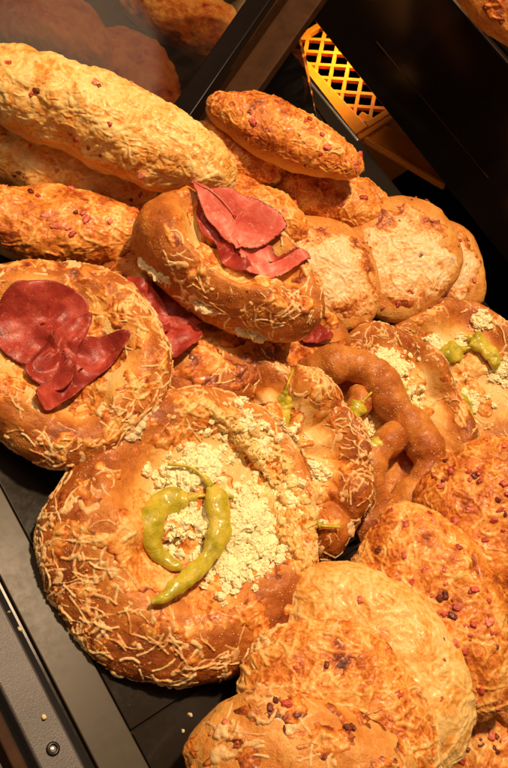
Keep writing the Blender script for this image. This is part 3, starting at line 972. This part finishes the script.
u22 = bun('golden bun with toasted cheese ridges, second from the front', (338, 716), 33.6, -38, (4.4, 3.6, 2.0), 52, (-.05, .35, .93), res=140, cover=.5, toast=.3, worms=700, wr=.09, relief=.075)
u21 = bun('smooth shiny bun nearest the viewer, cut by the bottom edge', (300, 772), 31.6, -14, (4.4, 3.2, 2.1), 51, (0, .35, .93), res=140, cover=-.12, worms=420, wr=.10, relief=.08, st=.15, lump=.18, toast=.30, bake=.27, wl=1)
u21.shreds(90, lambda r, t, z, V: (z > .1) & (fbm(V, .5, 7, 2) > -.1), .07, .13, height=.14)
u21.bits([(352, 728), (238, 742), (275, 700)], 10, .85, .4)
u22.bits([(385, 652), (390, 717), (410, 733), (320, 683), (290, 680), (412, 742), (296, 668)], 10, .85)
u23.bits([(440, 699), (443, 640), (460, 640), (444, 660), (360, 600)], 4, .9)
u24.bits([(396, 551), (425, 570), (446, 585), (440, 598), (452, 600), (470, 592), (474, 590), (460, 572), (400, 580), (465, 650), (470, 640), (475, 700), (480, 690), (445, 595), (456, 608), (432, 545), (473, 625), (458, 655)], 60, .8)
u25.bits([(485, 478), (470, 480), (492, 490), (498, 500), (480, 495), (500, 510), (475, 505), (494, 520), (503, 530), (460, 470), (485, 540), (470, 465), (505, 485), (488, 505)], 75, .75)
u22.shreds(60, lambda r, t, z, V: (z > .1) & (fbm(V, .5, 8, 2) > .1), .06, .11, height=.2)
u26.bits([], 30, .9); u27.bits([(480, 740), (490, 735), (470, 730), (495, 750), (485, 760), (500, 742)], 30, .9)

# --- setting
def slab(name, x0, x1, y0, y1, z0, z1, mat, **kw):
    v, f = boxdata(x0, x1, y0, y1, z0, z1); return pymesh(name, v, f, M[mat], **kw)


slab('shelf', -17.7, 22.6, -40, 60, -1.5, 0, 'floor', kind='structure')
slab('floor', 22.7, 60, -40, 60, -20, -14, 'floor', kind='structure')
gp = slab('glass_plate', -17.55, -15.75, -40, 34, .03, .28, 'strip', bevel=.05)
tag(gp, 'narrow smoky glass strip beside the metal rail', 'glass plate')
gp2 = joinb([boxdata(-15.68, -6.0, -40, -12.4, .03, .22), ])
g2 = pymesh('glass_plate', gp2[0], gp2[1], M['floor'], bevel=.04); tag(g2, 'black glass plate in the corner by the front buns', 'glass plate')
g3 = slab('glass_plate', -15.68, 22.3, -12.25, 34, .03, .22, 'floor', bevel=.04); tag(g3, 'wide black glass plate under the heap of breads', 'glass plate')

# rail
rl = empty('metal_rail', (-18.6, -10, 0), np.eye(3), 'dark grey speckled metal rail with a black screw, lower left corner', 'rail')
v, f = boxdata(-1.0, .55, -30, 44, -1.2, .55); pymesh('rail_body', v, f, M['rail'], rl, bevel=.12)
v, f = boxdata(-1.75, -1.25, -30, 44, -1.6, .1); pymesh('rail_lip', v, f, M['brownmetal'], rl, bevel=.08)
sp = atz(53, 749, .55)-np.array([-18.6, -10, 0])
D, Q = quadsphere(14)
def ring(r0, r1, z, n=40):
    V = []; Fc = []
    prof = [(r0, z-.12), (r0, z+.03), ((r0+r1)/2, z+.10), (r1, z+.03), (r1, z-.12)]
    for i in range(n):
        a = 2*math.pi*i/n
        for r, zz in prof: V.append((r*math.cos(a), r*math.sin(a), zz))
    m = len(prof)
    for i in range(n):
        for k in range(m-1):
            j = (i+1) % n; Fc.append((i*m+k, i*m+k+1, j*m+k+1, j*m+k))
    return V, Fc
V, Fc = ring(.12, .27, .55); V = [(x+sp[0], y+sp[1], z) for x, y, z in V]
pymesh('screw', V, Fc, M['screw'], rl, smooth=True)
Vs = D*np.array([.13, .13, .06])+np.array([sp[0], sp[1], .54]); npmesh('screw_socket', Vs, Q, M['chrome'], rl)
slab('shelf_front', -40, -21.2, -40, 60, -6, -3, 'black', kind='structure')

# far fascia / upper shelf
def fascia():
    e = empty('upper_shelf', (0, 0, 0), np.eye(3), 'glossy black shelf front crossing the upper right corner', 'shelf')
    X = 23.5
    zb = 2.9; zt = 12.2
    v, f = boxdata(X, X+1.2, -40, 60, zb, zt); pymesh('front_panel', v, f, M['black'], e, bevel=.12)
    v, f = boxdata(X+1.25, X+34, -40, 60, zt-1.3, zt-.1); pymesh('shelf_board', v, f, M['black'], e)
    v, f = boxdata(X-.06, X-.02, 6, 20, zb+3.0, zb+3.06); pymesh('seam', v, f, M['brownmetal'], e)
    v, f = boxdata(X-.05, X+.3, -40, 60, zt+.02, zt+.12); pymesh('edge_trim', v, f, M['chrome'], e)
    return e
fascia()
wl = slab('back_wall', -60, 100, 58, 60, -10, 70, 'black', kind='structure')
wr_ = slab('side_wall', 60, 62, -60, 58, -10, 70, 'black', kind='structure')

# bread on the upper shelf
cr = Bread('glazed_loaf', 'glazed loaf on the upper shelf, cut by the top right corner', 'loaf', None, (512, 14), 50.5, (.3, .5, .8), -45, (5.0, 2.2, 1.9), 'stick', 61, res=90, cover=-.1, bake=.52, worms=90, toast=.4, relief=.2, thick=.12)

# frame post and pane
camx = M_CW@np.array([1, .7, 0])
def beam(name, p, q, w, t, mat, parent=None, side=None):
    p, q = np.array(p), np.array(q); d = q-p; L = np.linalg.norm(d); d /= L
    sd = np.array(side, float); sd -= d*sd.dot(d); sd /= np.linalg.norm(sd); n = np.cross(d, sd)
    V = [p+sd*a*w/2+n*b*t/2 + d*L*c for c in (0, 1) for b in (-1, 1) for a in (-1, 1)]
    f = [(0, 2, 3, 1), (4, 5, 7, 6), (0, 1, 5, 4), (2, 6, 7, 3), (0, 4, 6, 2), (1, 3, 7, 5)]
    return pymesh(name, V, f, M[mat], parent, bevel=.1)

pf = empty('display_case', (0, 0, 0), np.eye(3), 'tinted glass wall with slanting dark bronze post behind the sticks', 'display case')
beam('post', at(160, 150, 51.5), at(272, -12, 53), 1.5, 1.2, 'black', pf, camx)
beam('post_edge', at(178, 150, 52.2), at(288, -8, 53.6), .16, 1.4, 'brownmetal', pf, camx)
beam('post_face', at(200, 150, 52.8), at(316, -14, 54.4), 2.3, .8, 'brownmetal', pf, camx)
a_ = at(-60, 170, 49.5); b_ = at(168, 150, 52.2); c_ = at(276, -22, 53.6); d_ = at(-20, -60, 51)
nrm = np.cross(b_-a_, d_-a_); nrm /= np.linalg.norm(nrm)
V = [a_, b_, c_, d_, a_+nrm*.4, b_+nrm*.4, c_+nrm*.4, d_+nrm*.4]
pn = pymesh('pane', V, [(0, 1, 2, 3), (7, 6, 5, 4), (0, 4, 5, 1), (1, 5, 6, 2), (2, 6, 7, 3), (3, 7, 4, 0)], M['glass'], pf)

a_ = at(205, 170, 54.5); b_ = at(316, 128, 57.5); c_ = at(304, 60, 59); d_ = at(285, -10, 57)
nrm = np.cross(b_-a_, d_-a_); nrm /= np.linalg.norm(nrm)
V = [a_, b_, c_, d_, a_+nrm*.4, b_+nrm*.4, c_+nrm*.4, d_+nrm*.4]
pymesh('pane', V, [(0, 1, 2, 3), (7, 6, 5, 4), (0, 4, 5, 1), (1, 5, 6, 2), (2, 6, 7, 3), (3, 7, 4, 0)], M['dimglass'], pf)  # dark pane added only to dim the small loaf behind it

G_BG = 'dim loaves standing in for reflections in the glass'
for lab, c, d, ang, sz, sd in [
    ('dim pale loaf standing in for a reflection in the glass, top left corner', (40, 22), 54, -30, (5.6, 2.8, 2.2), 71),
    ('dim loaf standing in for a reflection in the glass, directly left of the bronze post', (138, 84), 55.5, -60, (4.6, 2.6, 2.0), 72),
    ('dim brown loaf standing in for a reflection in the glass at the top edge, against the post', (180, 15), 59, -35, (5.2, 2.8, 2.4), 73),
    ('small dim loaf standing in for a reflection right of the bronze post', (276, 88), 60, -50, (2.4, 2.0, 1.5), 74)]:
    Bread('reflection_loaf', lab, 'loaf', G_BG, c, d, (.2, .4, .9), ang, sz, 'stick', sd, res=60, cover=.4, worms=160, wr=.2, toast=.12, bake=.3)  # loaves added behind the glass to imitate breads reflected in it

# orange crate, beyond the far edge of the tray
def crate():
    # local frame: u along the lattice wall, v up the wall, from four seen points
    o = at(283, 52, 74); p = at(352, 128, 70); q = at(318, -10, 76)
    u = p-o; Lu = np.linalg.norm(u); u /= Lu; w = q-o; w -= u*w.dot(u); Lw = np.linalg.norm(w); w /= Lw; n = np.cross(u, w)
    R = np.array([u, w, n]).T
    e = empty('orange_crate', o, R, 'orange plastic crate with diamond lattice wall beyond the far tray edge', 'crate')
    L = Lu*1.05; H = Lw
    parts = []
    # lattice of diagonal bars
    cell = 2.0; t = .22
    def bar(x0, y0, x1, y1, th):
        d = np.array([x1-x0, y1-y0]); l = np.linalg.norm(d); d = d/l; s = np.array([-d[1], d[0]])*th/2
        P = [(x0+s[0], y0+s[1]), (x0-s[0], y0-s[1]), (x1-s[0], y1-s[1]), (x1+s[0], y1+s[1])]
        v = [(x, y, z) for z in (-.2, .2) for x, y in P]
        return v, [(3, 2, 1, 0), (4, 5, 6, 7), (0, 1, 5, 4), (1, 2, 6, 5), (2, 3, 7, 6), (3, 0, 4, 7)]
    y0, y1 = .9, H-.5
    hh = y1-y0
    k = -hh
    zz = 0
    while k < L:
        for sgn in (1, -1):
            xa, ya, xb, yb = (k, y0, k+hh, y1) if sgn == 1 else (k, y1, k+hh, y0)
            # clip to 0..L
            def clip(xa, ya, xb, yb):
                if xb <= .05 or xa >= L-.05: return None
                if xa < 0: f = (0-xa)/(xb-xa); xa, ya = 0, ya+(yb-ya)*f
                if xb > L: f = (L-xa)/(xb-xa); xb, yb = L, ya+(yb-ya)*f
                return xa, ya, xb, yb
            cc = clip(xa, ya, xb, yb)
            if cc:
                v, f = bar(*cc, .30)
                v = [(x, y, z*(1.0 if sgn == 1 else .94)) for x, y, z in v]
                parts.append((v, f))
        k += cell
    pymesh('lattice_wall', *joinb(parts), M['crate'], e)
    fr = [boxdata(-.4, L+.4, 0-.3, y0+.1, -.3, .35), boxdata(-.4, L+.4, y1-.1, H+.3, -.3, .35), boxdata(-.5, .1, y0+.12, y1-.12, -.28, .33), boxdata(L-.1, L+.5, y0+.12, y1-.12, -.28, .33)]
    pymesh('wall_frame', *joinb(fr), M['crate'], e, bevel=.08)
    # end wall and floor
    v, f = boxdata(L+.6, L+1.1, -.3, H+.3, -9, 0.35); pymesh('end_wall', v, f, M['crate'], e, bevel=.1)
    Ri = R.T
    a1 = Ri@(at(354, 122, 70.5)-o); b1 = Ri@(at(446, 176, 67)-o); sdv = Ri@camx
    beam('rim_flange', a1, b1, 2.3, .5, 'crate', e, sdv)
    a1 = Ri@(at(352, 132, 70.2)-o); b1 = Ri@(at(444, 186, 66.7)-o)
    beam('rim_edge', a1, b1, .35, .9, 'crate', e, sdv)
crate()
wd = empty('case_edge', (0, 0, 0), np.eye(3), 'bright metal edge strip of the tray end, just below the orange crate', 'edge strip')
beam('strip', at(306, 78, 63), at(358, 141, 60), .22, .22, 'chrome', wd, camx)

# ribbed black liner seen between the breads
def liner():
    e = empty('ribbed_liner', (0, 0, 0), np.eye(3), 'ribbed black plastic liner showing between pepper breads and buns', 'liner')
    p = atz(345, 548, .9); parts = []
    for k in range(8):
        parts.append(boxdata(p[0]-5, p[0]+5, p[1]-1.6+k*.42, p[1]-1.6+k*.42+.2, .3, 1.0))
    pymesh('ribs', *joinb(parts), M['black'], e, bevel=.05)
    v, f = boxdata(p[0]-5.2, p[0]+5.2, p[1]-1.9, p[1]+2.1, .23, .45); pymesh('liner_base', v, f, M['black'], e, bevel=.05)
liner()

# crumbs
rn = random.Random(4)
cm_ = []
for k in range(3):
    v, q = chunk_mesh(k+60, 4, .4, .3); o = npmesh('crumb', v*.085, q, M['crumb']); cm_.append(o.data); bpy.data.objects.remove(o)
spots = [(9, 612, .62), (20, 629, .62), (44, 717, .62), (190, 715, .25), (183, 731, .25)]
for (x, y, z) in spots:
    o = bpy.data.objects.new('crumb', rn.choice(cm_)); COL.objects.link(o)
    p = atz(x, y, z); o.location = p*CM; o.rotation_euler = [rn.uniform(0, 6) for _ in range(3)]
    s_ = rn.uniform(.6, 1.3); o.scale = (s_*1.4, s_, s_*.8)
    onr = z > .5
    tag(o, 'tiny pale bread crumb on the grey metal rail' if onr else 'tiny pale bread crumb on the black glass', 'crumb', 'crumbs on the rail' if onr else 'crumbs on the glass')

# ------------------------------------------------------------------ light, camera, world
def area(name, loc, target, size, power, col):
    l = bpy.data.lights.new(name, 'AREA'); l.shape = 'DISK'; l.size = size*CM; l.energy = power; l.color = col
    o = bpy.data.objects.new(name, l); COL.objects.link(o); o.location = np.array(loc)*CM
    d = Vector(np.array(target)-np.array(loc)); o.rotation_euler = d.to_track_quat('-Z', 'Y').to_euler(); return o

area('ceiling_spot', (2, 14, 95), (0, 0, 0), 8, 11.2, (1, .695, .42))
area('fill_light', (-30, 30, 70), (0, 0, 0), 30, 1.5, (1, .70, .44))  # added soft fill from the side, not a visible lamp
area('crate_fill', (34, 27, 9), (29, 26, -5), 6, .15, (1, .80, .52)).data.spread = rad(54)  # unseen light added behind the front panel to brighten the crate
w = bpy.data.worlds.new('World'); scene.world = w; w.use_nodes = True
bg = w.node_tree.nodes['Background']; bg.inputs[0].default_value = (1, .68, .44, 1); bg.inputs[1].default_value = .14

cd = bpy.data.cameras.new('camera'); co = bpy.data.objects.new('camera', cd); COL.objects.link(co)
m = Matrix([[*M_CW[0], CAM[0]*CM], [*M_CW[1], CAM[1]*CM], [*M_CW[2], CAM[2]*CM], [0, 0, 0, 1]])
co.matrix_world = m
cd.sensor_fit = 'VERTICAL'; cd.sensor_height = 36; cd.lens = F/768*36; cd.clip_start = .01; cd.clip_end = 20
scene.camera = co
scene.view_settings.view_transform = 'Standard'; scene.view_settings.look = 'None'; scene.view_settings.exposure = 0; scene.view_settings.gamma = 1
scene.render.resolution_x = 677; scene.render.resolution_y = 1024
